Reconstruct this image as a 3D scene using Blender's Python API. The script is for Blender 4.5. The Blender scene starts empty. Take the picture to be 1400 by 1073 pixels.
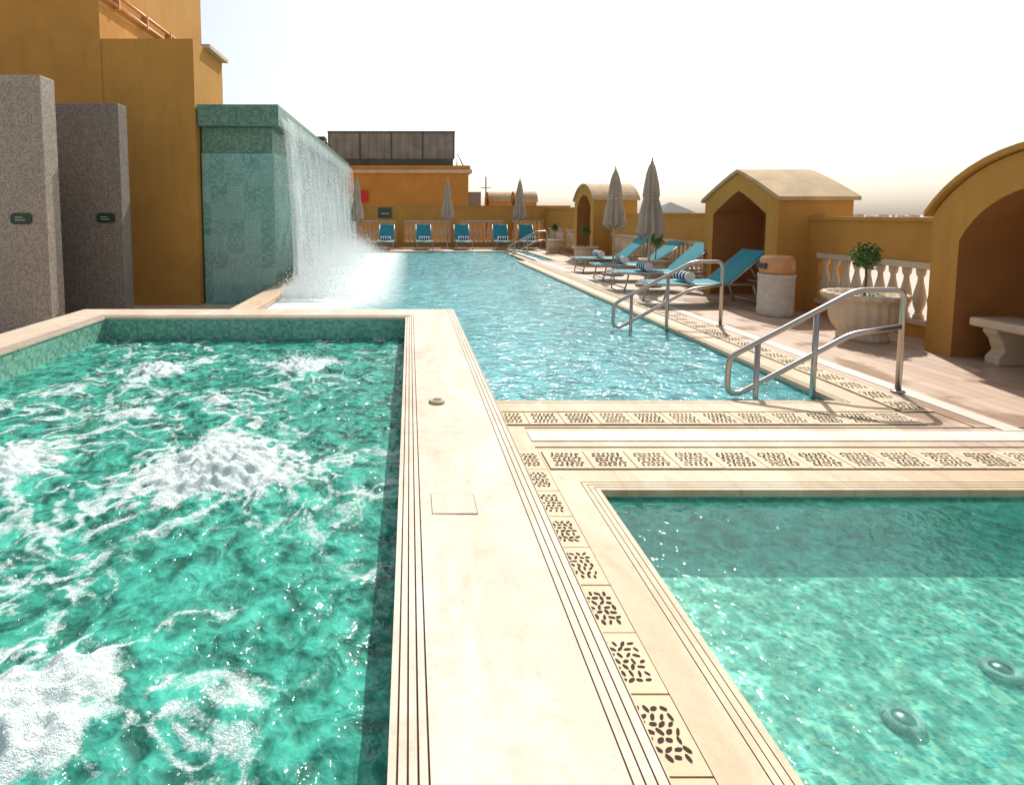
import bpy, math, random
from mathutils import Vector, noise
random.seed(7)
R=math.radians
scene=bpy.context.scene
# ------------------------------------------------------------------ node helpers
def mk(name):
    m=bpy.data.materials.new(name); m.use_nodes=True
    nt=m.node_tree; nt.nodes.clear()
    out=nt.nodes.new('ShaderNodeOutputMaterial')
    return m,nt,out
def N(nt,t,**k):
    n=nt.nodes.new(t)
    for a,b in k.items():
        if a.startswith('i_'):
            n.inputs[a[2:].replace('_',' ')].default_value=b
        else: setattr(n,a,b)
    return n
def L(nt,a,b): nt.links.new(a,b)
def math_(nt,op,a,b=None,c=None,clamp=False):
    n=nt.nodes.new('ShaderNodeMath'); n.operation=op; n.use_clamp=clamp
    for i,v in enumerate((a,b,c)):
        if v is None: continue
        if isinstance(v,(int,float)): n.inputs[i].default_value=v
        else: L(nt,v,n.inputs[i])
    return n.outputs[0]
def mixc(nt,f,a,b,blend='MIX'):
    n=nt.nodes.new('ShaderNodeMix'); n.data_type='RGBA'; n.blend_type=blend
    if isinstance(f,(int,float)): n.inputs[0].default_value=f
    else: L(nt,f,n.inputs[0])
    for i,v in ((6,a),(7,b)):
        if isinstance(v,tuple): n.inputs[i].default_value=(v[0],v[1],v[2],1)
        else: L(nt,v,n.inputs[i])
    return n.outputs[2]
def ramp(nt,f,stops):
    n=nt.nodes.new('ShaderNodeValToRGB'); L(nt,f,n.inputs[0])
    e=n.color_ramp.elements
    while len(e)<len(stops): e.new(0.5)
    for i,(p,c) in enumerate(stops):
        e[i].position=p
        e[i].color=(c,c,c,1) if isinstance(c,(int,float)) else (c[0],c[1],c[2],1)
    return n.outputs[0]
def pos(nt,scale=(1,1,1)):
    g=N(nt,'ShaderNodeNewGeometry'); m=N(nt,'ShaderNodeMapping'); m.inputs['Scale'].default_value=scale
    L(nt,g.outputs['Position'],m.inputs['Vector']); return m.outputs[0]
def noise_(nt,vec,scale,detail=4,rough=.55,dist=0.0):
    n=N(nt,'ShaderNodeTexNoise'); n.inputs['Scale'].default_value=scale
    n.inputs['Detail'].default_value=min(detail,5); n.inputs['Roughness'].default_value=rough; n.inputs['Distortion'].default_value=dist
    L(nt,vec,n.inputs['Vector']); return n.outputs[0]
def bump(nt,h,strength=.3,dist=.02):
    b=N(nt,'ShaderNodeBump'); b.inputs['Strength'].default_value=strength; b.inputs['Distance'].default_value=dist
    L(nt,h,b.inputs['Height']); return b.outputs[0]
def plain(name,c,rough=.6,metal=0,var=.12,ns=3.0,bs=.15,bscale=60,spec=.4):
    m,nt,out=mk(name); p=pos(nt)
    n1=noise_(nt,p,ns,4,.6); n2=noise_(nt,p,bscale,2)
    lo=tuple(x*(1-var) for x in c); hi=tuple(min(1,x*(1+var)) for x in c)
    col=ramp(nt,n1,[(.3,lo),(.7,hi)])
    b=N(nt,'ShaderNodeBsdfPrincipled'); L(nt,col,b.inputs['Base Color'])
    b.inputs['Roughness'].default_value=rough; b.inputs['Metallic'].default_value=metal
    b.inputs['Specular IOR Level'].default_value=spec
    L(nt,bump(nt,n2,bs,.01),b.inputs['Normal']); L(nt,b.outputs[0],out.inputs[0]); return m
def stucco(name,c):
    m,nt,out=mk(name); p=pos(nt)
    big=noise_(nt,p,.8,5,.65); st=noise_(nt,pos(nt,(3,3,.35)),2.2,5,.7); fine=noise_(nt,p,90,3,.7)
    col=ramp(nt,big,[(.25,tuple(x*.84 for x in c)),(.75,tuple(x*1.12 for x in c))])
    col=mixc(nt,math_(nt,'MULTIPLY',ramp(nt,st,[(.50,0),(.8,1)]),.38),col,tuple(x*.55 for x in c))
    b=N(nt,'ShaderNodeBsdfPrincipled'); L(nt,col,b.inputs['Base Color']); b.inputs['Roughness'].default_value=.85
    b.inputs['Specular IOR Level'].default_value=.2
    L(nt,bump(nt,fine,.35,.006),b.inputs['Normal']); L(nt,b.outputs[0],out.inputs[0]); return m
def travertine(name,c,c2,joint=None,vein=(2.2,.5)):
    m,nt,out=mk(name); p=pos(nt)
    a=noise_(nt,pos(nt,(vein[0],vein[1],1)),1.6,5,.7,.9); f=noise_(nt,p,55,4,.75)
    sp=noise_(nt,p,9,5,.78)
    col=ramp(nt,a,[(.32,c2),(.5,tuple((x+y)/2 for x,y in zip(c,c2))),(.62,c),(.8,tuple(min(1,x*1.08) for x in c))])
    col=mixc(nt,math_(nt,'MULTIPLY',ramp(nt,sp,[(.48,0),(.66,1)]),.5),col,tuple(x*.80 for x in c2))
    col=mixc(nt,math_(nt,'MULTIPLY',ramp(nt,f,[(.58,0),(.70,1)]),.45),col,tuple(x*.55 for x in c2))
    if joint:
        s=N(nt,'ShaderNodeSeparateXYZ'); L(nt,p,s.inputs[0])
        for i,(pt,off) in enumerate(joint):
            if not pt: continue
            fr=math_(nt,'FRACT',math_(nt,'ADD',math_(nt,'DIVIDE',s.outputs[i],pt),off))
            k=math_(nt,'LESS_THAN',fr,.004/pt)
            col=mixc(nt,math_(nt,'MULTIPLY',k,.6),col,(.22,.14,.08))
    b=N(nt,'ShaderNodeBsdfPrincipled'); L(nt,col,b.inputs['Base Color']); b.inputs['Roughness'].default_value=.55
    b.inputs['Specular IOR Level'].default_value=.3
    L(nt,bump(nt,f,.3,.004),b.inputs['Normal']); L(nt,b.outputs[0],out.inputs[0]); return m
def mosaic(name,cols,size=.03,grout=(.3,.35,.33),patch=0,warp=0,rough=.25,patchcol=None,gw=.13,bmp=.3,dirt=.35):
    m,nt,out=mk(name)
    g=N(nt,'ShaderNodeNewGeometry'); v=g.outputs['Position']
    if warp:
        nn=N(nt,'ShaderNodeTexNoise'); nn.inputs['Scale'].default_value=7; nn.inputs['Detail'].default_value=2; L(nt,v,nn.inputs['Vector'])
        w=N(nt,'ShaderNodeVectorMath',operation='MULTIPLY_ADD'); L(nt,nn.outputs['Color'],w.inputs[0]); w.inputs[1].default_value=(warp,)*3; L(nt,v,w.inputs[2]); v=w.outputs[0]
    off=N(nt,'ShaderNodeVectorMath',operation='ADD'); L(nt,v,off.inputs[0]); off.inputs[1].default_value=(.0117,.0093,.0071); v=off.outputs[0]
    sc=N(nt,'ShaderNodeVectorMath',operation='SCALE'); L(nt,v,sc.inputs[0]); sc.inputs['Scale'].default_value=1/size
    fl=N(nt,'ShaderNodeVectorMath',operation='FLOOR'); L(nt,sc.outputs[0],fl.inputs[0])
    wn=N(nt,'ShaderNodeTexWhiteNoise',noise_dimensions='3D'); L(nt,fl.outputs[0],wn.inputs['Vector'])
    k=len(cols)-1
    col=ramp(nt,wn.outputs['Value'],[(i/k,c) for i,c in enumerate(cols)])
    if patch:
        s2=N(nt,'ShaderNodeVectorMath',operation='SCALE'); L(nt,v,s2.inputs[0]); s2.inputs['Scale'].default_value=1/patch
        f2=N(nt,'ShaderNodeVectorMath',operation='FLOOR'); L(nt,s2.outputs[0],f2.inputs[0])
        w2=N(nt,'ShaderNodeTexWhiteNoise',noise_dimensions='3D'); L(nt,f2.outputs[0],w2.inputs['Vector'])
        col=mixc(nt,math_(nt,'MULTIPLY',w2.outputs['Value'],.75),col,patchcol)
    fr=N(nt,'ShaderNodeVectorMath',operation='FRACTION'); L(nt,sc.outputs[0],fr.inputs[0])
    sf=N(nt,'ShaderNodeSeparateXYZ'); L(nt,fr.outputs[0],sf.inputs[0])
    an=N(nt,'ShaderNodeVectorMath',operation='ABSOLUTE'); L(nt,g.outputs['True Normal'],an.inputs[0])
    sn=N(nt,'ShaderNodeSeparateXYZ'); L(nt,an.outputs[0],sn.inputs[0])
    gs=None
    for i in range(3):
        a=math_(nt,'MULTIPLY',math_(nt,'LESS_THAN',sf.outputs[i],gw),math_(nt,'LESS_THAN',sn.outputs[i],.5))
        gs=a if gs is None else math_(nt,'MAXIMUM',gs,a)
    col=mixc(nt,gs,col,grout)
    big=noise_(nt,v,.9,4)
    col=mixc(nt,math_(nt,'MULTIPLY',big,dirt),col,tuple(x*.5 for x in cols[0]))
    b=N(nt,'ShaderNodeBsdfPrincipled'); L(nt,col,b.inputs['Base Color']); b.inputs['Roughness'].default_value=rough
    L(nt,bump(nt,math_(nt,'SUBTRACT',wn.outputs['Value'],gs),bmp,.002),b.inputs['Normal'])
    L(nt,b.outputs[0],out.inputs[0]); return m
def water(name,diff,tint,trans,bscale,bstr,bdist,foam=None,caust=6.0,rough=.03,stretch=(1,1,1),cdark=.6,dr=(.55,1.3),n2w=.38):
    m,nt,out=mk(name); p=pos(nt,stretch)
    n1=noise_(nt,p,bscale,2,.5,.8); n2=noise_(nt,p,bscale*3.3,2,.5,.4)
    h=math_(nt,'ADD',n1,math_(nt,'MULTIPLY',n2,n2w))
    nb=bump(nt,h,bstr,bdist)
    # caustic network painted into the transmission colour; tints the view and the sunlight below
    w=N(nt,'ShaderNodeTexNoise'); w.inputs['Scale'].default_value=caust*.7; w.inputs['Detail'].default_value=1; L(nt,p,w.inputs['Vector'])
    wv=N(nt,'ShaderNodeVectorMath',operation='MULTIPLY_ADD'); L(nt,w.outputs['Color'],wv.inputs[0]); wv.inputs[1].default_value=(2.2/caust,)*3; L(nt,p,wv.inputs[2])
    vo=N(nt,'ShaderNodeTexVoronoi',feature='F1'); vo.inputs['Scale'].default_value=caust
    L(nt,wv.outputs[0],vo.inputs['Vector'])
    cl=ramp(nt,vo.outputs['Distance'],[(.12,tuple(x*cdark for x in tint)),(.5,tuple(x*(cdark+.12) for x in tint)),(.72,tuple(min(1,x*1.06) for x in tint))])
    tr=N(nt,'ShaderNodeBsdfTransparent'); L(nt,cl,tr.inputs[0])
    df=N(nt,'ShaderNodeBsdfDiffuse'); L(nt,nb,df.inputs['Normal'])
    mid=.5+.5*n2w
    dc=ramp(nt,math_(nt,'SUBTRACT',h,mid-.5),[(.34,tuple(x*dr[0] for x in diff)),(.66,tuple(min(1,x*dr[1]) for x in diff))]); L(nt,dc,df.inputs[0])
    mx=N(nt,'ShaderNodeMixShader'); mx.inputs[0].default_value=trans; L(nt,df.outputs[0],mx.inputs[1]); L(nt,tr.outputs[0],mx.inputs[2])
    fr=N(nt,'ShaderNodeFresnel'); fr.inputs['IOR'].default_value=1.33; L(nt,nb,fr.inputs['Normal'])
    gl=N(nt,'ShaderNodeBsdfGlossy'); gl.inputs['Roughness'].default_value=rough; L(nt,nb,gl.inputs['Normal'])
    m2=N(nt,'ShaderNodeMixShader'); L(nt,fr.outputs[0],m2.inputs[0]); L(nt,mx.outputs[0],m2.inputs[1]); L(nt,gl.outputs[0],m2.inputs[2])
    last=m2.outputs[0]
    if foam:
        fac=foam(nt)
        wd=N(nt,'ShaderNodeBsdfDiffuse'); wd.inputs[0].default_value=(.78,.87,.85,1)
        fn=bump(nt,noise_(nt,pos(nt),45,4,.8),1.0,.025); L(nt,fn,wd.inputs['Normal'])
        m3=N(nt,'ShaderNodeMixShader'); L(nt,fac,m3.inputs[0]); L(nt,last,m3.inputs[1]); L(nt,wd.outputs[0],m3.inputs[2]); last=m3.outputs[0]
    L(nt,last,out.inputs[0]); return m
# ------------------------------------------------------------------ mesh builder
class MB:
    def __init__(s,name,mats,parent=None):
        s.n=name; s.m=mats if isinstance(mats,list) else [mats]; s.v=[]; s.f=[]; s.mi=[]; s.sm=[]; s.p=parent
    def face(s,idx,mi=0,sm=False): s.f.append(tuple(idx)); s.mi.append(mi); s.sm.append(sm)
    def poly(s,pts,mi=0):
        b=len(s.v); s.v+= [tuple(p) for p in pts]; s.face(range(b,b+len(pts)),mi)
    def box(s,x0,x1,y0,y1,z0,z1,mi=0):
        b=len(s.v); s.v+=[(x,y,z) for z in (z0,z1) for y in (y0,y1) for x in (x0,x1)]
        for q in ((0,2,3,1),(4,5,7,6),(0,1,5,4),(2,6,7,3),(0,4,6,2),(1,3,7,5)): s.face([b+i for i in q],mi)
    def lathe(s,cx,cy,z0,prof,n=12,mi=0,fold=0,nf=8,sm=True):
        b=len(s.v)
        for r,z in prof:
            for i in range(n):
                a=2*math.pi*i/n; rr=r*(1+fold*math.cos(nf*a)) if fold else r
                s.v.append((cx+rr*math.cos(a),cy+rr*math.sin(a),z0+z))
        for j in range(len(prof)-1):
            for i in range(n):
                k=(i+1)%n; s.face((b+j*n+i,b+j*n+k,b+(j+1)*n+k,b+(j+1)*n+i),mi,sm)
        s.face([b+i for i in range(n)][::-1],mi); s.face([b+(len(prof)-1)*n+i for i in range(n)],mi)
    def tube(s,pts,r,mi=0,n=8,closed=False):
        pts=[Vector(p) for p in pts]; b=len(s.v); m=len(pts); up=None
        for j,p in enumerate(pts):
            a=pts[max(0,j-1)]; c=pts[min(m-1,j+1)]; t=(c-a).normalized()
            if up is None:
                up=Vector((0,0,1)) if abs(t.z)<.9 else Vector((0,1,0))
            u=(up-t*up.dot(t)); 
            if u.length<1e-4: u=Vector((1,0,0))-t*t.x
            u.normalize(); up=u; w=t.cross(u)
            for i in range(n):
                g=2*math.pi*i/n; q=p+(u*math.cos(g)+w*math.sin(g))*r; s.v.append(tuple(q))
        for j in range(m-1):
            for i in range(n):
                k=(i+1)%n; s.face((b+j*n+i,b+j*n+k,b+(j+1)*n+k,b+(j+1)*n+i),mi,True)
        s.face([b+i for i in range(n)][::-1],mi); s.face([b+(m-1)*n+i for i in range(n)],mi)
    def prism(s,pts,vec,mi=0):
        b=len(s.v); k=len(pts); vec=Vector(vec)
        s.v+=[tuple(p) for p in pts]+[tuple(Vector(p)+vec) for p in pts]
        s.face(range(b,b+k),mi); s.face([b+k+i for i in range(k)][::-1],mi)
        for i in range(k): j=(i+1)%k; s.face((b+i,b+k+i,b+k+j,b+j),mi)
    def done(s,bevel=0,loc=None,rot=None):
        me=bpy.data.meshes.new(s.n); me.from_pydata(s.v,[],s.f); 
        for m in s.m: me.materials.append(m)
        me.polygons.foreach_set('material_index',s.mi); me.polygons.foreach_set('use_smooth',s.sm); me.update()
        o=bpy.data.objects.new(s.n,me); scene.collection.objects.link(o)
        if s.p: o.parent=s.p
        if bevel:
            md=o.modifiers.new('b','BEVEL'); md.width=bevel; md.segments=2; md.limit_method='ANGLE'
        return o
def empty(name,loc=(0,0,0),rz=0):
    e=bpy.data.objects.new(name,None); scene.collection.objects.link(e); e.location=loc; e.rotation_euler=(0,0,rz); e.empty_display_size=.1; return e
def bend(pts,r,k=5):
    out=[Vector(pts[0])]
    for i in range(1,len(pts)-1):
        p=Vector(pts[i]); a=Vector(pts[i-1]); c=Vector(pts[i+1])
        d1=(a-p); d2=(c-p); rr=min(r,d1.length*.49,d2.length*.49); d1.normalize(); d2.normalize()
        A=p+d1*rr; C=p+d2*rr
        for j in range(k+1):
            t=j/k; out.append(A*(1-t)**2+p*2*t*(1-t)+C*t*t)
    out.append(Vector(pts[-1])); return out
def offpoly(poly,d):
    n=len(poly); res=[]
    for i in range(n):
        p=Vector(poly[i]); a=Vector(poly[i-1]); c=Vector(poly[(i+1)%n])
        e1=(p-a).normalized(); e2=(c-p).normalized()
        n1=Vector((e1.y,-e1.x)); n2=Vector((e2.y,-e2.x))
        m=(n1+n2); m/= (1+n1.dot(n2)); res.append(p+m*d)
    return res
def ring(name,poly,prof,mats,mis):
    mb=MB(name,mats); n=len(poly)
    for d,z in prof:
        for p in offpoly(poly,d): mb.v.append((p.x,p.y,z))
    for j in range(len(prof)-1):
        for i in range(n):
            k=(i+1)%n; mb.face((j*n+i,j*n+k,(j+1)*n+k,(j+1)*n+i),mis[j])
    return mb
# ------------------------------------------------------------------ materials
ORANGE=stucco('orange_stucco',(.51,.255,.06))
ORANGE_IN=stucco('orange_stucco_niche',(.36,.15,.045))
CREAM=plain('cream_stone',(.56,.44,.31),.7,var=.16)
CREAMR=plain('cream_roof',(.47,.33,.17),.8,var=.2)
TRAV=travertine('travertine_coping',(.66,.565,.46),(.54,.415,.30),joint=((0,0),(2.35,.72),(0,0)))
TRAV2=travertine('travertine_deck',(.62,.48,.335),(.49,.34,.205),joint=((.62,.1),(0,0),(0,0)))
MARB=travertine('pale_marble_strip',(.68,.62,.54),(.58,.49,.40),joint=((.9,.3),(1.1,.2),(0,0)))
GROOVE=plain('groove_line_shade',(.20,.135,.08),.9)  # dark brown painted into sunlit coping grooves as shade; also seams and inlay lines
HOLE=plain('grate_hole_dark',(.035,.022,.014),.9)
GRATE=plain('grate_stone',(.60,.46,.30),.7,var=.14)
STEEL=plain('brushed_steel',(.48,.43,.38),.3,metal=1,var=.05,bs=.02)
POOLM=mosaic('pool_mosaic',[(.28,.60,.62),(.44,.78,.78),(.62,.88,.86)],.035,(.6,.72,.7),warp=.06,dirt=.12)
POOLW=mosaic('pool_wall_mosaic',[(.10,.33,.30),(.20,.48,.42),(.32,.6,.5)],.035,(.35,.45,.42))
CHILDM=mosaic('shallow_pool_mosaic',[(.05,.42,.36),(.26,.70,.58),(.72,.90,.66)],.022,(.42,.70,.58),warp=.03,dirt=.06)
JACM=mosaic('whirlpool_mosaic',[(.08,.28,.20),(.16,.42,.31),(.30,.58,.43)],.035,(.28,.42,.34))
FALLM=mosaic('waterfall_mosaic',[(.08,.26,.22),(.15,.38,.33),(.27,.52,.45)],.055,(.16,.32,.28),patch=.35,patchcol=(.36,.60,.54),rough=.12,bmp=.5)
FALLT=mosaic('waterfall_top_mosaic',[(.07,.19,.13),(.12,.27,.19),(.20,.36,.26)],.05,(.09,.16,.12),rough=.35)
GREYM=mosaic('grey_mosaic',[(.20,.155,.12),(.31,.25,.20),(.43,.36,.30)],.028,(.50,.42,.35),rough=.5)
GREYD=mosaic('dark_grey_mosaic',[(.12,.095,.08),(.19,.155,.13),(.28,.235,.20)],.028,(.31,.26,.22),rough=.5)
SIGN=plain('dark_green_sign',(.02,.05,.03),.3)
STEPN=plain('step_nosing_mosaic',(.03,.12,.13),.4,var=.3,ns=30)
SIGNT=plain('sign_lettering',(.55,.55,.45),.5)
TEAL=plain('teal_fabric',(.02,.23,.28),.75,var=.1,bscale=250)
FRAME=plain('lounger_frame',(.38,.36,.33),.4,metal=.3)
NAVY=plain('navy_towel',(.012,.03,.12),.95,bscale=200,bs=.6)
WHITE=plain('white_towel',(.75,.75,.73),.95,bscale=200,bs=.6)
UMB=plain('umbrella_canvas',(.42,.325,.255),.9,var=.14,bscale=120)
POLE=plain('umbrella_pole',(.40,.34,.28),.4,metal=.4)
COPPER=plain('copper_lid',(.60,.30,.13),.45,metal=.2)
BIN=plain('bin_stone',(.56,.50,.43),.75,var=.14,ns=12)
LEAF=plain('leaves',(.06,.14,.025),.5,var=.5,ns=20)
BARK=plain('bark',(.12,.08,.05),.9)
GREYB=plain('weathered_panel',(.25,.235,.215),.8,var=.25,ns=1.2)
DARKB=plain('dark_louvre',(.07,.065,.06),.7)
CITYG=plain('desert_ground',(.50,.43,.35),.95,ns=.01)
CITYB=plain('city_facade',(.50,.44,.38),.9,ns=.02,var=.25)
RED=plain('red_paint',(.5,.03,.02),.5)
def deckmat():
    m,nt,out=mk('deck_tiles'); p=pos(nt)
    mp=N(nt,'ShaderNodeMapping'); mp.inputs['Rotation'].default_value=(0,0,R(90)); L(nt,p,mp.inputs[0])
    br=N(nt,'ShaderNodeTexBrick'); L(nt,mp.outputs[0],br.inputs['Vector'])
    br.inputs['Color1'].default_value=(.49,.34,.235,1); br.inputs['Color2'].default_value=(.35,.215,.14,1); br.inputs['Mortar'].default_value=(.18,.12,.08,1)
    br.inputs['Scale'].default_value=1; br.inputs['Mortar Size'].default_value=.006; br.inputs['Brick Width'].default_value=.9; br.inputs['Row Height'].default_value=.15
    st=noise_(nt,pos(nt,(14,1.2,1)),2,5,.6); bl=noise_(nt,p,1.3,4,.6)
    col=mixc(nt,math_(nt,'MULTIPLY',st,.35),br.outputs[0],(.52,.40,.29))
    wet=ramp(nt,bl,[(.50,0),(.58,1)])
    col=mixc(nt,math_(nt,'MULTIPLY',wet,.30),col,(.25,.16,.10))
    b=N(nt,'ShaderNodeBsdfPrincipled'); L(nt,col,b.inputs['Base Color'])
    L(nt,ramp(nt,wet,[(0,.6),(1,.30)]),b.inputs['Roughness'])
    L(nt,bump(nt,st,.15,.004),b.inputs['Normal']); L(nt,b.outputs[0],out.inputs[0]); return m
DECK=deckmat()
# ------------------------------------------------------------------ water materials
def foam_jac(nt):
    at=N(nt,'ShaderNodeAttribute',attribute_name='foam')
    n=noise_(nt,pos(nt),24,5,.85,.4)
    n2=noise_(nt,pos(nt),80,3,.7)
    a=math_(nt,'ADD',at.outputs['Fac'],math_(nt,'MULTIPLY',math_(nt,'SUBTRACT',n,.56),1.9))
    a=math_(nt,'ADD',a,math_(nt,'MULTIPLY',math_(nt,'SUBTRACT',n2,.5),1.1))
    return ramp(nt,a,[(.34,0),(.64,.42),(1.0,.95)])
def foam_pool(nt):
    s=N(nt,'ShaderNodeSeparateXYZ'); L(nt,pos(nt),s.inputs[0])
    mr=N(nt,'ShaderNodeMapRange'); L(nt,s.outputs[0],mr.inputs[0])
    for i,v in ((1,.3),(2,-1.5),(3,0),(4,1)): mr.inputs[i].default_value=v
    my=N(nt,'ShaderNodeMapRange'); L(nt,s.outputs[1],my.inputs[0])
    for i,v in ((1,7.4),(2,10.2),(3,0),(4,1)): my.inputs[i].default_value=v
    n=noise_(nt,pos(nt),5,5,.8,.6)
    a=math_(nt,'MULTIPLY',math_(nt,'MULTIPLY',mr.outputs[0],my.outputs[0]),math_(nt,'ADD',n,.45))
    return ramp(nt,a,[(.18,0),(.55,.97)])
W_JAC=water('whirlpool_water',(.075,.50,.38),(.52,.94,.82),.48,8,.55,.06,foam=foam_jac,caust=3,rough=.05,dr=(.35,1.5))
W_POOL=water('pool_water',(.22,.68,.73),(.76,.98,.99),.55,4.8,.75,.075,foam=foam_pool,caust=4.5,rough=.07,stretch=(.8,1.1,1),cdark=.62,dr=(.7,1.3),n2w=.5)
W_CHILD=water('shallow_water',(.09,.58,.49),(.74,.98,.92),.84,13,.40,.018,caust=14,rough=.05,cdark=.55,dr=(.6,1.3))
def fallmat():
    m,nt,out=mk('falling_water')
    a=noise_(nt,pos(nt,(1,9,.55)),2.0,5,.75,.5); b_=noise_(nt,pos(nt,(1,2.2,.9)),1.6,3,.6); c_=noise_(nt,pos(nt,(1,1,1)),22,4,.8)
    s=N(nt,'ShaderNodeSeparateXYZ'); L(nt,pos(nt),s.inputs[0])
    al=math_(nt,'ADD',math_(nt,'MULTIPLY',a,1.0),math_(nt,'MULTIPLY',b_,.7))
    al=math_(nt,'ADD',al,math_(nt,'MULTIPLY',c_,.75))
    low=N(nt,'ShaderNodeMapRange'); L(nt,s.outputs[2],low.inputs[0])
    for i,v in ((1,0),(2,2.4),(3,.28),(4,-.10)): low.inputs[i].default_value=v
    al=math_(nt,'ADD',al,low.outputs[0])
    cy=N(nt,'ShaderNodeMapRange'); L(nt,s.outputs[1],cy.inputs[0])
    for i,v in ((1,12.1),(2,13.2),(3,.10),(4,0)): cy.inputs[i].default_value=v
    al=math_(nt,'ADD',al,cy.outputs[0])
    f=ramp(nt,math_(nt,'MULTIPLY',al,.6),[(.58,0.03),(.82,.92)])
    d=N(nt,'ShaderNodeBsdfDiffuse'); d.inputs[0].default_value=(.9,.93,.93,1)
    t=N(nt,'ShaderNodeBsdfTranslucent'); t.inputs[0].default_value=(.9,.93,.93,1)
    g=N(nt,'ShaderNodeBsdfGlossy'); g.inputs['Roughness'].default_value=.1
    L(nt,bump(nt,a,.8,.05),g.inputs['Normal'])
    m1=N(nt,'ShaderNodeMixShader'); L(nt,d.outputs[0],m1.inputs[1]); L(nt,t.outputs[0],m1.inputs[2])
    m2=N(nt,'ShaderNodeMixShader'); m2.inputs[0].default_value=.2; L(nt,m1.outputs[0],m2.inputs[1]); L(nt,g.outputs[0],m2.inputs[2])
    tr=N(nt,'ShaderNodeBsdfTransparent'); m3=N(nt,'ShaderNodeMixShader'); L(nt,f,m3.inputs[0]); L(nt,tr.outputs[0],m3.inputs[1]); L(nt,m2.outputs[0],m3.inputs[2])
    L(nt,m3.outputs[0],out.inputs[0]); return m
FALL=fallmat()
def spraymat():
    m,nt,out=mk('water_droplets')
    d=N(nt,'ShaderNodeBsdfDiffuse'); d.inputs[0].default_value=(.92,.95,.95,1)
    t=N(nt,'ShaderNodeBsdfTranslucent'); t.inputs[0].default_value=(.92,.95,.95,1)
    m1=N(nt,'ShaderNodeMixShader'); L(nt,d.outputs[0],m1.inputs[1]); L(nt,t.outputs[0],m1.inputs[2]); L(nt,m1.outputs[0],out.inputs[0]); return m
SPRAY=spraymat()
# ------------------------------------------------------------------ ground / city
mb=MB('ground',CITYG); mb.poly([(-9000,-3000,-22),(9000,-3000,-22),(9000,14000,-22),(-9000,14000,-22)]); mb.done()
mb=MB('distant_city',CITYB)
for i in range(1500):
    d=random.uniform(300,5000); a=random.uniform(-.9,1.25); x=d*math.tan(a) if abs(a)<1.2 else d*2
    w=random.uniform(6,22)*(1+d/2500); h=random.uniform(4,15)*(1+random.random()**6*.5)+ (d/2500)*3
    mb.box(x-w/2,x+w/2,d-w/3,d+w/3,-22.1,-22+h)
mb.done()
mb=MB('terrace_building',ORANGE); mb.box(-14,6.5,-6,26,-22,-1.75); mb.done()
# ------------------------------------------------------------------ deck
mb=MB('pool_deck',[DECK,TRAV2,CREAM])
mb.poly([(3.45,2.94,0),(6.6,2.94,0),(6.6,17.8,0),(3.45,17.8,0)])
mb.poly([(4.7,17.8,0),(6.6,17.8,0),(6.6,26,0),(4.7,26,0)])
mb.poly([(-2.35,22.4,0),(4.7,22.4,0),(4.7,26,0),(-2.35,26,0)])
mb.poly([(.3,2.94,0),(3.45,2.94,0),(3.45,4.38,0),(.3,4.38,0)],1)
mb.poly([(.3,-6,0),(1.026,-6,0),(1.026,2.94,0),(.3,2.94,0)],1)
mb.poly([(5.5,-6,0),(8,-6,0),(8,2.94,0),(5.5,2.94,0)])
mb.poly([(-2.85,7.1,0),(-2.35,7.1,0),(-2.35,26,0),(-2.85,26,0)],1)
mb.poly([(-2.85,7.1,-.42),(-2.85,26,-.42),(-2.85,26,0),(-2.85,7.1,0)],1)
mb.poly([(-14,-6,-.42),(-2.85,-6,-.42),(-2.85,12,-.42),(-14,12,-.42)],2)
mb.done()
def ridges(s0,s1,n,z0,z1,depth=.008,gw=.28):
    pts=[];fl=[]; w=(s1-s0)/n
    for i in range(n):
        z=z0+(z1-z0)*(i+.5)/n
        a=s0+i*w
        pts+=[(a,z),(a+w*(1-gw),z),(a+w*(1-gw*.95),z-depth),(a+w*(1-gw*.1),z-depth)]
        fl+=[0,1,1,1]
    return pts,fl
JX0,JX1,JY0,JY1=-3.59,-.04,-1.5,6.52
jin=[(JX0,JY0),(JX1,JY0),(JX1,JY1),(JX0,JY1)]
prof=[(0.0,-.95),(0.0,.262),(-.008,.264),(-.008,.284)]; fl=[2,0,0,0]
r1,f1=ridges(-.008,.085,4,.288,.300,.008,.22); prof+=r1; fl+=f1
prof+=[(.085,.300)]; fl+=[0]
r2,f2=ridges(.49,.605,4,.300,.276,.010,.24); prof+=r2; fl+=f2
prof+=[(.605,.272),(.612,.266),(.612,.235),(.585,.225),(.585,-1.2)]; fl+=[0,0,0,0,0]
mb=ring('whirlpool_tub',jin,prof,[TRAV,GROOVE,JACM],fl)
mb.poly([(JX0,JY0,-.95),(JX1,JY0,-.95),(JX1,JY1,-.95),(JX0,JY1,-.95)],2)
mb.box(JX0+.001,JX1-.001,JY1-.45,JY1-.001,-.949,-.40,2); mb.box(JX1-.45,JX1-.001,JY0,JY1-.451,-.949,-.42,2); mb.box(JX0+.001,JX0+.45,JY0,JY1-.451,-.949,-.42,2)
mb.done()
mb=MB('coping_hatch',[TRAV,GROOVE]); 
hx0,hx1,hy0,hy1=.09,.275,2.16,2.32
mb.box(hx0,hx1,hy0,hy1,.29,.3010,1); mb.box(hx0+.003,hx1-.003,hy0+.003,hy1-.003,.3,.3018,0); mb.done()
mb=MB('coping_button',[CREAM,GROOVE]); mb.lathe(.175,3.5,.3,[(.05,0),(.052,.012),(.04,.018),(.034,.018),(.03,.012)],20,0); mb.lathe(.175,3.5,.3,[(.03,.01),(.028,.0165)],16,1); mb.done()
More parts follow.
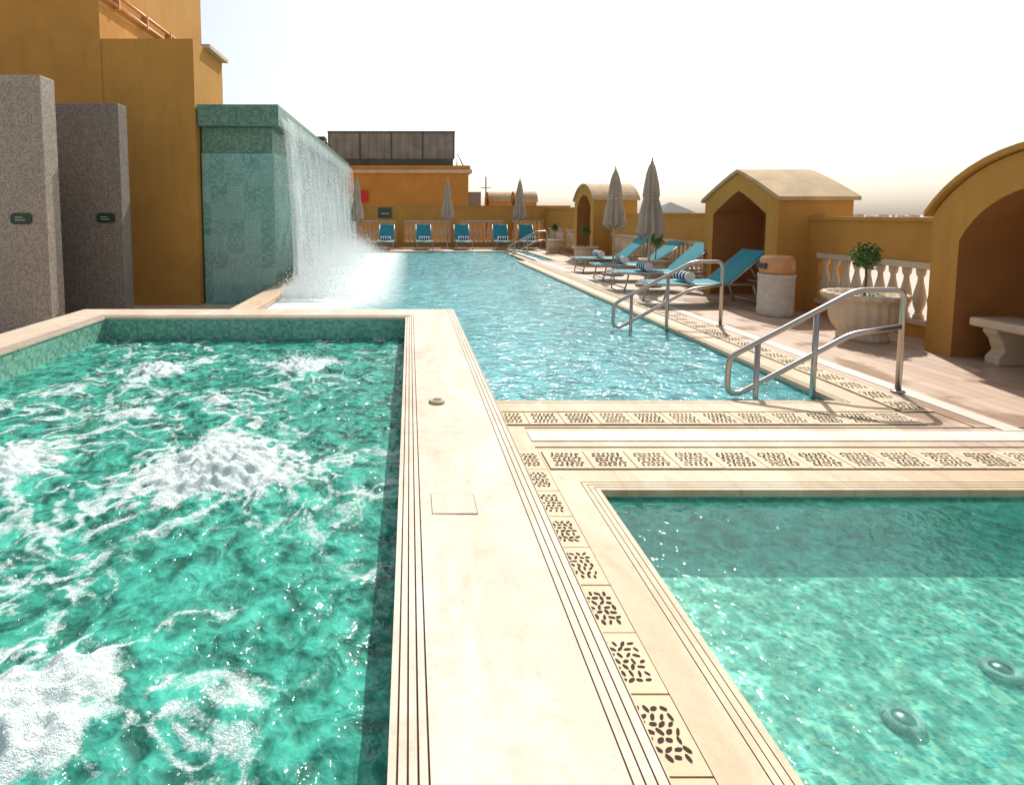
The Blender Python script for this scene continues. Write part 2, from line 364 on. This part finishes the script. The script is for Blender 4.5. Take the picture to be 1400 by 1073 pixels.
# whirlpool water
jets=[(-2.35,5.1,.27,1.0),(-1.08,5.3,.25,1.1),(-2.45,3.05,.36,1.2),(-1.08,3.1,.38,1.45),(-1.15,1.5,.27,1.1),(-2.3,1.35,.3,1),(-2.05,3.95,.15,.7),(-1.5,4.3,.1,.4),(-3.1,4.1,.1,.5)]
def sm(a,b,x):
    t=max(0,min(1,(x-a)/(b-a))); return t*t*(3-2*t)
nx,ny=300,520; y0=.6
V=[];F=[];FO=[]
NZ=noise.noise
for j in range(ny+1):
    for i in range(nx+1):
        x=JX0+(JX1-JX0)*i/nx; y=y0+(JY1-y0)*j/ny
        n1=NZ((x*1.7,y*1.7,1)); n2=NZ((x*4.5+n1,y*4.5,2)); n3=NZ((x*11,y*11+n2,3)); n4=NZ((x*26,y*26,5))
        g=0; wide=0
        for jx,jy,r,a in jets:
            d2=(x-jx)**2+(y-jy)**2
            if d2>4: continue
            g+=a*math.exp(-d2/(r*r)*1.3); wide+=a*math.exp(-d2/(r*r*7))
        gg=min(g,1.35)
        z=.03+.020*n1+.018*n2+.012*n3+.005*n4+ gg*(.066+.022*n3+.030*n4+.02*n2)
        wx=x+.30*NZ((x*1.6,y*1.6,9))+.12*NZ((x*5,y*5,19)); wy=y+.30*NZ((x*1.6,y*1.6,17))+.12*NZ((x*5,y*5,29))
        r1_=1-abs(NZ((wx*3,wy*3,4)))*2.4; r2_=1-abs(NZ((wx*7,wy*7,8)))*2.2; r3_=1-abs(NZ((wx*17,wy*17,12)))*2
        st=sm(.50,1.05,r1_*.34+r2_*.44+r3_*.36)
        far=sm(2.0,4.5,y)
        msk=sm(-.22-.15*far,.45,NZ((wx*1.1,wy*1.1,33))+.6*NZ((wx*3.7,wy*3.7,43))+.55*wide)
        ring_=sm(.03,.3,g)*.50*sm(-.4,.4,n3+n2)
        FO.append(min(1.4,1.4*sm(.2,.85,g+.30*n3+.25*n2)+st*msk*.92+ring_+.16*msk)); 
        V.append((x,y,z))
for j in range(ny):
    for i in range(nx):
        a=j*(nx+1)+i; F.append((a,a+1,a+nx+2,a+nx+1))
me=bpy.data.meshes.new('whirlpool_water'); me.from_pydata(V,[],F); me.materials.append(W_JAC)
me.polygons.foreach_set('use_smooth',[True]*len(F)); at=me.attributes.new('foam','FLOAT','POINT'); at.data.foreach_set('value',FO); me.update()
o=bpy.data.objects.new('whirlpool_water',me); scene.collection.objects.link(o)
# main pool
pp=[(.585,4.38),(3.45,4.38),(3.45,17.8),(4.7,17.8),(4.7,22.4),(-2.35,22.4),(-2.35,7.14),(.585,7.14)]
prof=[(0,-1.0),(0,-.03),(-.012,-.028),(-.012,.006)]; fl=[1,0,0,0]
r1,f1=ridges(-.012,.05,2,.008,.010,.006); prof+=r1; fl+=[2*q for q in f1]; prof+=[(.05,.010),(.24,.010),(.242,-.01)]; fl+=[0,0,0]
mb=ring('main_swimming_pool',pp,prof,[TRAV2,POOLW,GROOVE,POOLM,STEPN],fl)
mb.poly([(-2.35,4.38,-1.0),(4.7,4.38,-1.0),(4.7,22.4,-1.0),(-2.35,22.4,-1.0)],3)
for k in range(4):
    xs=3.45-.34*(k+1); zt=-.20-.19*k
    mb.box(xs,xs+.339,4.381,8.4,-.99,zt,3); mb.box(xs-.002,xs+.055,4.382,8.402,zt-.04,zt+.004,4)
    xs=4.7-.36*(k+1)
    mb.box(xs,xs+.359,17.81,22.39,-.99,zt,3)
mb.done()
V=[];F=[]
def wgrid(x0,x1,y0,y1,nx,ny):
    b=len(V)
    for j in range(ny+1):
        y=y0+(y1-y0)*j/ny
        for i in range(nx+1):
            x=x0+(x1-x0)*i/nx
            V.append((x,y,-.045+.010*NZ((x*1.3,y*1.3,2))+.008*NZ((x*3.1,y*3.6,6))))
    for j in range(ny):
        for i in range(nx):
            a=b+j*(nx+1)+i; F.append((a,a+1,a+nx+2,a+nx+1))
wgrid(.585,3.45,4.38,7.14,70,70); wgrid(-2.35,3.45,7.14,17.8,110,180); wgrid(-2.35,4.7,17.8,22.4,80,50)
me=bpy.data.meshes.new('pool_water'); me.from_pydata(V,[],F); me.materials.append(W_POOL); me.polygons.foreach_set('use_smooth',[True]*len(F)); me.update()
o=bpy.data.objects.new('pool_water',me); scene.collection.objects.link(o)
# shallow pool
cp=[(1.026,-3),(5.5,-3),(5.5,2.94),(1.026,2.94)]
DP=-.31
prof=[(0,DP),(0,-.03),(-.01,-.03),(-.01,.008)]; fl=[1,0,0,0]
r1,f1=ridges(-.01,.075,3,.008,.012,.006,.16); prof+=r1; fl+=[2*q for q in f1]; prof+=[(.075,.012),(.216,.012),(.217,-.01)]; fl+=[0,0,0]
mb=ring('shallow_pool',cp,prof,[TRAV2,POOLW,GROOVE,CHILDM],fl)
mb.poly([(1.026,-3,DP),(5.5,-3,DP),(5.5,2.94,DP),(1.026,2.94,DP)],3); mb.done()
mb=MB('shallow_pool_water',W_CHILD); mb.poly([(1.026,-3,-.04),(5.5,-3,-.04),(5.5,2.94,-.04),(1.026,2.94,-.04)]); mb.done()
for (x,y) in ((1.76,1.86),(2.34,2.08)):
    mb=MB('underwater_light',[WHITE,STEEL]); mb.lathe(x,y,DP+.001,[(.065,0),(.065,.02),(.052,.03),(.045,.022)],20,0); mb.lathe(x,y,DP+.001,[(.045,.015),(.03,.03),(.001,.034)],16,1); mb.done()
mb=MB('marble_border',MARB)
mb.box(.81,8,3.60,3.76,-.01,.006); mb.box(4.12,4.27,3.77,25,-.01,.006)
mb.done()
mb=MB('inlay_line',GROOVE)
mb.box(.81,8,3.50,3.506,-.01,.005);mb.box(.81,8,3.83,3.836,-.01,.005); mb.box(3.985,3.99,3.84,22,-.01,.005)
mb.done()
mb=MB('drain_grate',[GRATE,HOLE,GROOVE])
P=.257
def strip(x,y,dx,dy,n,wd=.235,cell=6):
    mb_=mb
    L_=n*P
    if dx: mb_.box(x,x+L_,y-wd/2-.006,y+wd/2+.006,-.02,.006,2)
    else: mb_.box(x-wd/2-.006,x+wd/2+.006,y,y+L_,-.02,.006,2)
    for k in range(n):
        cx=x+dx*(k+.5)*P; cy=y+dy*(k+.5)*P
        hw=(P/2-.003) if dx else wd/2; hh=wd/2 if dx else (P/2-.003)
        mb_.box(cx-hw,cx+hw,cy-hh,cy+hh,-.01,.0105+random.uniform(-.0008,.0008),0)
        seed=random.random()*50
        su=1.42 if dx else 1.6; sv=1.6 if dx else 1.42
        for a in range(cell):
            for b in range(cell):
                u=(a+.5+(b%2)*.35-.17)/cell-.5; v=(b+.5)/cell-.5
                u+=random.uniform(-.012,.012); v+=random.uniform(-.012,.012)
                px=cx+u*hw*su; py=cy+v*hh*sv
                an=noise.noise((u*2.5+seed,v*2.5,seed))*4+ (1.2 if (a+b)%2 else -.3)
                la=.0148*random.uniform(.85,1.15)*6/cell; lb=.0066*random.uniform(.85,1.2)*6/cell
                base=len(mb_.v)
                for q in range(8):
                    t=q*math.pi/4; ex=la*math.cos(t); ey=lb*math.sin(t)
                    mb_.v.append((px+ex*math.cos(an)-ey*math.sin(an),py+ex*math.sin(an)+ey*math.cos(an),.0128))
                mb_.face(range(base,base+8),1)
strip(.69,3.43-9*P-P*2,0,1,11,cell=7)
strip(.83,3.305,1,0,26)
strip(.60,4.0,1,0,12)
strip(3.86,4.14,0,1,68,cell=5)
mb.done()
# ------------------------------------------------------------------ handrails
def handrail(dx,y):
    e=empty('pool_handrail',(dx,y,0))
    m=MB('rail_tubes',STEEL,e); r=.023
    top=[(4.12,0,-.02),(4.12,0,.87),(3.72,0,.87),(2.68,0,.30),(2.68,0,.0),(2.78,0,-.01),(3.70,0,.50),(4.10,0,.56)]
    m.tube(bend(top,.09),r,0,12)
    m.tube([(3.40,0,-.3),(3.40,0,.69)],r*.95,0,12); m.tube([(2.92,0,-.6),(2.92,0,.42)],r*.95,0,12)
    m.lathe(4.12,0,.004,[(.05,0),(.05,.012),(.03,.018)],16)
    m.done()
handrail(0,4.62); handrail(.04,7.4); handrail(.95,20.6)
# ------------------------------------------------------------------ kiosks
def outline(w,ze,zt,kind,n=18):
    pts=[(-w,0.0),(-w,ze)]
    if kind=='barrel':
        rise=zt-ze; Rr=(w*w+rise*rise)/(2*rise); a0=math.asin(min(1,w/Rr)); 
        if rise>w: a0=math.pi-a0
        for i in range(1,n): 
            a=-a0+2*a0*i/n; pts.append((Rr*math.sin(a),ze+rise-Rr+Rr*math.cos(a)))
    else:
        for i in range(1,n):
            t=-1+2*i/n; k=abs(t); pts.append((w*t,zt-(zt-ze)*(k**1.15)))
    pts+=[(w,ze),(w,0.0)]; return pts
def kiosk(name,yc,w,ze,zt,kind,x0=5.7,dep=1.35,jamb=.30,head=.30,roofm=None,s=1):
    e=empty(name); O=outline(w,ze,zt,kind); I=outline(w-jamb,ze-head*.8,zt-head,kind)
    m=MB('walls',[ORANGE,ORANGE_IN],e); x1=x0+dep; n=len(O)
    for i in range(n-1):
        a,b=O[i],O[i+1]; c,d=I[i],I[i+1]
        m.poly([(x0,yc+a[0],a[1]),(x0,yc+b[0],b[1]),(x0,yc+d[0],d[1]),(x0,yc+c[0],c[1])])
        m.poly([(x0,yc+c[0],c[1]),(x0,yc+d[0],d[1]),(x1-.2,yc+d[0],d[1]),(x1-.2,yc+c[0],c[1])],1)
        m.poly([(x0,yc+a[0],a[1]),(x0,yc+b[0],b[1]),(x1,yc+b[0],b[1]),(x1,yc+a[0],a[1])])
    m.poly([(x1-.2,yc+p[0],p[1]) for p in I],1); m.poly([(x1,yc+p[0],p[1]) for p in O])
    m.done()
    r=MB('roof',[roofm or CREAMR],e)
    o1=outline(w+.07,ze-.03,zt+.012,kind)[1:-1]; o2=outline(w+.07,ze+.03,zt+.07,kind)[1:-1]
    xa,xb=x0-.05,x1+.06
    for i in range(len(o1)-1):
        a,b,c,d=o1[i],o1[i+1],o2[i+1],o2[i]
        r.poly([(xa,yc+q[0],q[1]) for q in (a,b,c,d)]); r.poly([(xb,yc+q[0],q[1]) for q in (a,b,c,d)])
        r.poly([(xa,yc+d[0],d[1]),(xa,yc+c[0],c[1]),(xb,yc+c[0],c[1]),(xb,yc+d[0],d[1])])
        r.poly([(xa,yc+a[0],a[1]),(xa,yc+b[0],b[1]),(xb,yc+b[0],b[1]),(xb,yc+a[0],a[1])])
    for q1,q2 in ((o1[0],o2[0]),(o1[-1],o2[-1])):
        r.poly([(xa,yc+q1[0],q1[1]),(xa,yc+q2[0],q2[1]),(xb,yc+q2[0],q2[1]),(xb,yc+q1[0],q1[1])])
    r.done()
    return e
kiosk('arched_pavilion',4.95,1.15,1.5,2.12,'barrel',head=.34,roofm=ORANGE)
kiosk('gabled_pavilion',9.75,1.08,1.74,2.2,'gable',dep=1.15)
kiosk('arched_pavilion',18.4,1.0,1.95,2.42,'barrel',dep=1.35)
# ------------------------------------------------------------------ parapets
BAL=[(.055,0),(.055,.04),(.04,.06),(.035,.1),(.062,.2),(.068,.27),(.055,.36),(.032,.48),(.028,.54),(.045,.58),(.05,.62),(.05,.66)]
def parapet(name,a,b,fixed,axis,ztop=1.46,th=.2,openings=(),z0=.16,z1=.92):
    e=empty(name); m=MB('wall',[ORANGE,CREAM],e)
    def bx(s0,s1,t0,t1,zz0,zz1,mi=0):
        if axis=='y': m.box(fixed+t0,fixed+t1,s0,s1,zz0,zz1,mi)
        else: m.box(s0,s1,fixed+t0,fixed+t1,zz0,zz1,mi)
    bx(a,b,0,th,0,z0); bx(a,b,0,th,z1,ztop-.05); bx(a-.0,b+.0,-.03,th+.03,ztop-.05,ztop)
    cur=a
    for s0,s1 in openings:
        if s0>cur: bx(cur,s0,0,th,z0,z1)
        cur=s1
        bx(s0+.002,s1-.002,-.04,.12,z0+.001,z0+.06,1); bx(s0+.002,s1-.002,-.04,.12,z1-.08,z1-.001,1)
    if cur<b: bx(cur,b,0,th,z0,z1)
    m.done()
    bl=MB('balusters',CREAM,e)
    for s0,s1 in openings:
        k=max(2,int((s1-s0)/.19)); 
        for i in range(k):
            s=s0+(i+.5)*(s1-s0)/k; pr=[(r,z*(z1-.08-z0-.06)/.66) for r,z in BAL]
            if axis=='y': bl.lathe(fixed+.04,s,z0+.06,pr,10)
            else: bl.lathe(s,fixed+.04,z0+.06,pr,10)
    bl.done()
parapet('parapet_wall',6.10,8.67,6.2,'y',openings=((6.3,8.45),))
parapet('parapet_wall',10.83,17.4,6.2,'y',ztop=1.52,openings=((11.2,13.6),(13.95,17.1)))
parapet('parapet_wall',19.4,25.5,6.2,'y',ztop=1.75,openings=((19.8,22.2),(22.6,25.0)))
parapet('parapet_wall',-2.8,7.3,25.5,'x',ztop=1.88,th=.25,z0=.2,z1=1.22,openings=((-2.5,-.6),(-.25,1.9),(2.25,4.3),(4.65,6.1)))
mb=MB('wall_sign',[SIGN,SIGNT]); mb.box(-1.42,-.82,25.44,25.465,1.32,1.78); mb.box(-1.3,-.94,25.43,25.4405,1.5,1.54,1); mb.done()
# ------------------------------------------------------------------ waterfall wall
mb=MB('waterfall_wall',[FALLM,FALLT])
mb.box(-4.38,-2.86,11.9,25.45,-.42,2.78,0)
mb.box(-4.38,-2.90,11.94,25.45,2.78,3.32,1)
mb.box(-4.40,-2.72,11.78,25.45,3.32,3.76,1)
mb.done(bevel=.01)
ny2,nz=200,50
mb=MB('waterfall',FALL)
for layer,(dx,amp) in enumerate(((0,.05),(.12,.10))):
    base=len(mb.v)
    for j in range(ny2+1):
        y=11.85+13.3*j/ny2
        for k in range(nz+1):
            t=k/nz; z=3.55*(1-t)-.04
            x=-2.68+dx+.30*t**.6*(.7+.5*noise.noise((y*1.2,layer*7,0)))+amp*noise.noise((y*3,z*.8,layer*3+1))*t
            mb.v.append((x,y+.12*noise.noise((y,z*1.5,3))*(.3+t),z))
    for j in range(ny2):
        for k in range(nz):
            a=base+j*(nz+1)+k; mb.face((a,a+1,a+nz+2,a+nz+1),0,True)
mb.done()
mb=MB('water_spray',SPRAY)
def drop(x,y,z,r):
    b=len(mb.v)
    for d in ((1,1,1),(1,-1,-1),(-1,1,-1),(-1,-1,1)): mb.v.append((x+d[0]*r*.6,y+d[1]*r*.6,z+d[2]*r*random.uniform(.6,1.6)))
    for f in ((0,1,2),(0,3,1),(0,2,3),(1,3,2)): mb.face([b+i for i in f],0,True)
for i in range(38000):
    y=9.8+14*random.random()**1.4; x=-2.3+abs(random.gauss(0,.55)); z=abs(random.gauss(0,.38))*max(.10,1-(x+2.3)*.45)
    if y<12.5: z*=.3+.5*(y-9.8)/2.7
    drop(x,y,z,random.uniform(.003,.010))
for i in range(9000):
    t=random.random()**.8; y=11.7+12*random.random()**1.5; drop(-2.6+.4*t+random.gauss(0,.1),y,3.4*(1-t),random.uniform(.004,.012))
mb.done()
mb=MB('whirlpool_splash',SPRAY)
for jx,jy,r,a in jets:
    for i in range(int(450*a)):
        an=random.uniform(0,6.283); q=r*abs(random.gauss(0,.75)); drop(jx+q*math.cos(an),jy+q*math.sin(an),.05+abs(random.gauss(0,.045))*a,random.uniform(.0012,.004))
mb.done()
# ------------------------------------------------------------------ left buildings
e=empty('orange_building')
mb=MB('walls',[ORANGE,CREAM,COPPER],e)
mb.box(-16,-6.3,11.7,17.4,-.42,10,0)
mb.box(-6.3+.002,-4.42,11.72,13.5,-.42,5.06,0)
mb.box(-6.29,-4.30,12.35,13.6,5.062,5.14,1)
mb.done()
mb=MB('pipes',[COPPER],e)
for zz in (5.9,6.12):
    mb.tube([(-6.22,11.75,zz),(-6.22,17.3,zz)],.035)
for yy in (12.3,13.6,14.9,16.2): mb.box(-6.3,-6.18,yy,yy+.05,5.84,6.18)
mb.done()
def sign(name,x,y,z):
    s=MB(name,[SIGN,SIGNT]); w,h=.16,.085; pts=[]
    for cx,cz,a0 in ((w-.06,h-.06,0),(-w+.06,h-.06,90),(-w+.06,-h+.06,180),(w-.06,-h+.06,270)):
        for k in range(5):
            a=R(a0+k*22.5); pts.append((x+cx+.06*math.cos(a),y,z+cz+.06*math.sin(a)))
    s.prism(pts,(0,-.02,0)); s.box(x-.09,x+.03,y-.024,y-.019,z+.015,z+.025,1); s.box(x-.09,x+.07,y-.024,y-.019,z-.025,z-.015,1); s.done()
mb=MB('mosaic_shower_partition',[GREYM]); mb.box(-9,-5.5,8.5,8.85,-.42,3.56); mb.done(bevel=.01)
mb=MB('mosaic_shower_partition',[GREYD]); mb.box(-8.2,-5.02,9.8,10.1,-.42,3.40); mb.done(bevel=.01)
sign('shower_sign',-5.88,8.5,1.43); sign('shower_sign',-5.3,9.8,1.43)
# ------------------------------------------------------------------ far building
e=empty('rooftop_building')
mb=MB('walls',[ORANGE,CREAM,DARKB,RED],e)
mb.box(-9,3.55,34,42,-22,3.95,0); mb.box(-9.1,3.75,33.8,42.1,3.95,4.15,1); mb.box(-9.1,3.65,33.9,42.1,4.15,4.4,0)
mb.box(-9,3.6,33.92,34,1.9,2.02,1); mb.box(-3.0,-2.5,33.9,34,2.2,2.9,3)
mb.done()
mb=MB('equipment_enclosure',[GREYB,DARKB],e)
mb.box(-5,2.75,35,41,4.9,6.5,0); mb.box(-4.9,2.7,35.1,40.9,4.41,4.9,1); mb.box(-5.05,2.8,34.9,41.1,6.5,6.58,1)
for i in range(17): x=-5+i*7.75/16; mb.box(x-.03,x+.03,34.93,35,4.9,6.5,1 if i%4==0 else 0)
for i in range(9): mb.box(-4.9,2.7,35.03,35.1,4.44+i*.05,4.46+i*.05,0)
mb.tube([(2.6,34.6,4.4),(2.9,34.6,4.4),(2.9,34.6,5.2),(3.3,34.6,4.4)],.04,1)
mb.done()
mb=MB('roof_plant_boxes',[GREYB,DARKB,CREAM],e)
mb.box(-7.4,-6.6,36,38,4.4,6.9,0); mb.box(-6.4,-5.4,36,37,4.4,6.4,1); mb.box(-6.0,-5.2,35,36,4.4,6.0,2); mb.done()
e=empty('distant_rooftop')
mb=MB('walls',[ORANGE,CREAM,GREYB],e)
mb.box(3.8,9.5,40,46,-22,1.9); mb.box(3.7,9.6,39.9,40,1.9,2.05,1); mb.box(4.3,5.2,41,42,1.9,3.1,2); mb.box(5.6,5.9,41,42,1.9,2.7,2)
mb.tube([(5.55,41,1.9),(5.55,41,4.2)],.05,2); mb.tube([(5.2,41,3.4),(5.9,41,3.4)],.03,2); mb.done()
kiosk('small_roof_pavilion',36,.8,2.3,2.85,'barrel',x0=5.0,dep=1.6); kiosk('small_roof_pavilion',33,.7,2.2,2.75,'barrel',x0=6.1,dep=1.2)
mb=MB('pyramid_roof_hut',[DARKB,ORANGE]); 
bx,by=10.9,23.5; mb.box(bx-.6,bx+.6,by-.6,by+.6,-22,1.55,1)
for q in (((-1,-1),(1,-1)),((1,-1),(1,1)),((1,1),(-1,1)),((-1,1),(-1,-1))):
    mb.poly([(bx+q[0][0]*.75,by+q[0][1]*.75,1.55),(bx+q[1][0]*.75,by+q[1][1]*.75,1.55),(bx,by,2.0)])
mb.done()
# ------------------------------------------------------------------ loungers
def towel(p,x,y,z,r=.085,l=.42,ax='y'):
    m=MB('rolled_towel',[WHITE,NAVY],p); k=9
    for i in range(k):
        a=-l/2+l*i/k; b=-l/2+l*(i+1)/k
        m.tube([(x,y+a,z),(x,y+b,z)],r*(1 if i%2 else .985),i%2,16)
    m.done()
def lounger(x,y,rz,backang=48,tw=True):
    e=empty('sun_lounger',(x,y,0),rz); w=.33; zs=.36
    m=MB('sling',[TEAL],e); ba=R(backang); bl=.82; hx=1.2
    def slab(p0,p1,t=.025):
        a=Vector(p0);b=Vector(p1); d=(b-a).normalized(); n=Vector((-d.z,0,d.x))
        q=[a,b,b+n*t,a+n*t]; m.prism([(v.x,-w+.03,v.z) for v in q],(0,2*w-.06,0))
    slab((0.02,0,zs),(.6,0,zs-.012)); slab((.6,0,zs-.012),(hx,0,zs))
    tip=(hx+bl*math.cos(ba),zs+bl*math.sin(ba)); slab((hx+.01,0,zs),(tip[0],0,tip[1]))
    m.done()
    f=MB('frame',[FRAME],e)
    for s in (-w,w):
        f.tube([(0,s,zs),(1.95,s,zs)],.018); f.tube([(hx,s*.97,zs),(tip[0],s*.97,tip[1])],.016)
        f.tube([(.18,s,zs),(.10,s,0)],.016); f.tube([(1.6,s,zs),(1.72,s,0)],.016)
        f.tube([(hx+.45*math.cos(ba),s*.9,zs+.45*math.sin(ba)),(1.75,s*.9,zs)],.010)
    f.tube([(0,-w,zs),(0,w,zs)],.018); f.tube([(1.95,-w,zs),(1.95,w,zs)],.016); f.tube([(tip[0],-w,tip[1]),(tip[0],w,tip[1])],.016)
    f.tube([(.12,-w,.08),(.12,w,.08)],.012); f.tube([(1.7,-w,.08),(1.7,w,.08)],.012)
    f.done()
    if tw: towel(e,.62,0,zs+.115)
    return e
for (x,y,a,b) in ((3.95,9.25,3,40),(4.02,11.0,1,42),(4.2,12.7,-1,38),(4.3,14.5,2,41)):
    lounger(x,y,R(a),b)
for px,a in ((-1.02,89),(.63,91),(2.27,90),(3.92,88.5),(5.1,91)):
    lounger(px,23.0,R(a),55)
# ------------------------------------------------------------------ umbrellas
def umbrella(x,y,tip,bot):
    e=empty('closed_patio_umbrella',(x,y,0)); m=MB('pole',[POLE],e)
    m.lathe(0,0,0,[(.26,0),(.26,.05),(.05,.07),(.03,.09),(.022,.3)],20); m.tube([(0,0,.2),(0,0,tip-.12)],.022)
    m.lathe(0,0,tip-.13,[(.02,0),(.035,.03),(.012,.07),(.02,.095),(.004,.13)],10); m.done()
    c=MB('canopy',[UMB],e); H=tip-.1-bot
    n=64; prof=[(0,.215),(.05,.22),(.15,.205),(.3,.18),(.42,.15),(.5,.125),(.56,.14),(.7,.125),(.85,.09),(.94,.06),(1,.02)]
    b=len(c.v)
    for t,r in prof:
        for i in range(n):
            a=2*math.pi*i/n; fd=.34*(1-t*.6)*math.cos(8*a+.9*t+math.sin(3*a))*1.0
            rr=r*(1+fd+.16*noise.noise((math.cos(a)*2+x,math.sin(a)*2+y,t*4)))
            zz=bot+t*H+(.07*math.cos(8*a+math.sin(3*a)) if t==0 else 0)
            c.v.append((rr*math.cos(a),rr*math.sin(a),zz))
    for j in range(len(prof)-1):
        for i in range(n):
            k=(i+1)%n; c.face((b+j*n+i,b+j*n+k,b+(j+1)*n+k,b+(j+1)*n+i),0,True)
    c.lathe(0,0,bot+.49*H,[(.142,0),(.145,.02),(.142,.04)],24,0); c.done()
umbrella(4.98,11.6,2.66,1.05); umbrella(5.0,13.7,2.66,1.18)
umbrella(-2.2,23.6,3.05,1.25); umbrella(1.63,24.2,3.05,1.3); umbrella(4.74,24.2,3.05,1.3)
# ------------------------------------------------------------------ planters, bin, bench
def planter(x,y,s=1,plant=True,ph=.5,cr=.15):
    e=empty('stone_planter',(x,y,0)); m=MB('urn',[CREAM],e)
    pr=[(.25,0),(.26,.05),(.235,.08),(.25,.11),(.30,.17),(.335,.26),(.345,.36),(.335,.42),(.33,.46),(.37,.49),(.42,.52),(.43,.55),(.42,.575),(.37,.575),(.35,.50)]
    m.lathe(0,0,0,[(r*s,z*s) for r,z in pr],80,fold=.03,nf=20); m.done()
    if plant:
        g=MB('topiary',[LEAF,BARK],e); z0=.5*s
        g.tube([(0,0,z0),(.01,0,z0+ph*.5),(0,.01,z0+ph)],.012,1)
        for i in range(6):
            a=random.uniform(0,6.28); g.tube([(0,0,z0+ph*.85),(cr*.6*math.cos(a),cr*.6*math.sin(a),z0+ph+cr*random.uniform(-.2,.7))],.004,1,5)
        for i in range(620):
            a=random.uniform(0,6.283); u=random.uniform(-1,1); q=math.sqrt(1-u*u); rr=cr*random.random()**.4*(1+.5*noise.noise((math.cos(a)*2+x,math.sin(a)*2,u*2)))
            c=Vector((rr*q*math.cos(a),rr*q*math.sin(a),z0+ph+cr*.3+rr*u*1.05))
            d=Vector((random.gauss(0,1),random.gauss(0,1),random.gauss(0,1))).normalized(); n2=d.cross(Vector((random.random(),.3,random.random()))).normalized()
            l=random.uniform(.018,.032); g.poly([c-d*l,c+n2*l*.45,c+d*l,c-n2*l*.45],0)
        for i in range(90):
            a=random.uniform(0,6.283); r_=random.uniform(0,.25)*s; c=Vector((r_*math.cos(a),r_*math.sin(a),z0+.04))
            d=Vector((random.gauss(0,1),random.gauss(0,1),.4)).normalized(); n2=d.cross(Vector((0,0,1))).normalized(); l=.025
            g.poly([c-d*l,c+n2*l*.5,c+d*l,c-n2*l*.5],0)
        g.done()
planter(5.45,6.65,.98,True,.46,.15); planter(5.55,12.6,.85,True,.45,.17); planter(5.35,17.0,.9,True,.5,.14); planter(5.6,21.6,.9,True,.5,.14)
e=empty('litter_bin',(5.44,8.25,0)); m=MB('body',[BIN,COPPER,DARKB],e)
m.lathe(0,0,0,[(.22,0),(.24,.03),(.24,.10),(.235,.12),(.235,.56),(.245,.58),(.245,.62)],32,0)
m.lathe(0,0,.62,[(.225,0),(.225,.04),(.235,.05),(.22,.22),(.19,.26),(.16,.27),(.001,.272)],32,1); 
m.box(-.245,-.19,-.1,.1,.70,.78,2); m.done()
e=empty('stone_bench'); m=MB('slab',[CREAM],e); m.box(5.76,6.22,4.15,5.7,.36,.45); m.done(bevel=.02)
m=MB('legs',[CREAM],e)
for yy in (4.4,5.45):
    m.prism([(5.84,yy,0),(5.84,yy,.07),(5.90,yy,.14),(5.86,yy,.25),(5.80,yy,.32),(5.80,yy,.36),(6.18,yy,.36),(6.18,yy,.32),(6.12,yy,.25),(6.08,yy,.14),(6.14,yy,.07),(6.14,yy,0)],(0,.14,0))
m.done(bevel=.008)
# ------------------------------------------------------------------ light
el,az=R(48),R(23)
D=Vector((math.sin(az)*math.cos(el),math.cos(az)*math.cos(el),math.sin(el)))
sl=bpy.data.lights.new('sun','SUN'); sl.energy=5.0; sl.angle=R(.5); sl.color=(1,.96,.89)
so=bpy.data.objects.new('sun',sl); scene.collection.objects.link(so); so.rotation_euler=D.to_track_quat('Z','Y').to_euler()
w=bpy.data.worlds.new('World'); scene.world=w; w.use_nodes=True; nt=w.node_tree; nt.nodes.clear()
sk=nt.nodes.new('ShaderNodeTexSky'); sk.sky_type='NISHITA'; sk.sun_disc=False; sk.sun_elevation=el; sk.sun_rotation=az
sk.dust_density=2.5; sk.air_density=1.3; sk.ozone_density=1.0
hs=nt.nodes.new('ShaderNodeHueSaturation'); hs.inputs['Saturation'].default_value=.5; hs.inputs['Value'].default_value=1.03
bg=nt.nodes.new('ShaderNodeBackground'); bg.inputs[1].default_value=.15
wo=nt.nodes.new('ShaderNodeOutputWorld'); nt.links.new(sk.outputs[0],hs.inputs['Color']); nt.links.new(hs.outputs[0],bg.inputs[0]); nt.links.new(bg.outputs[0],wo.inputs[0])
# ------------------------------------------------------------------ camera
cd=bpy.data.cameras.new('camera'); co=bpy.data.objects.new('camera',cd); scene.collection.objects.link(co); scene.camera=co
co.location=(0,0,1.5); co.rotation_euler=(R(90-4.5),0,0)
cd.sensor_width=36; cd.sensor_fit='HORIZONTAL'; cd.lens=765/1400*36
cd.shift_x=(700-560)/1400; cd.shift_y=-(536.5-353)/1400
cd.clip_start=.05; cd.clip_end=20000
scene.view_settings.view_transform='Standard'; scene.view_settings.look='None'; scene.view_settings.exposure=0
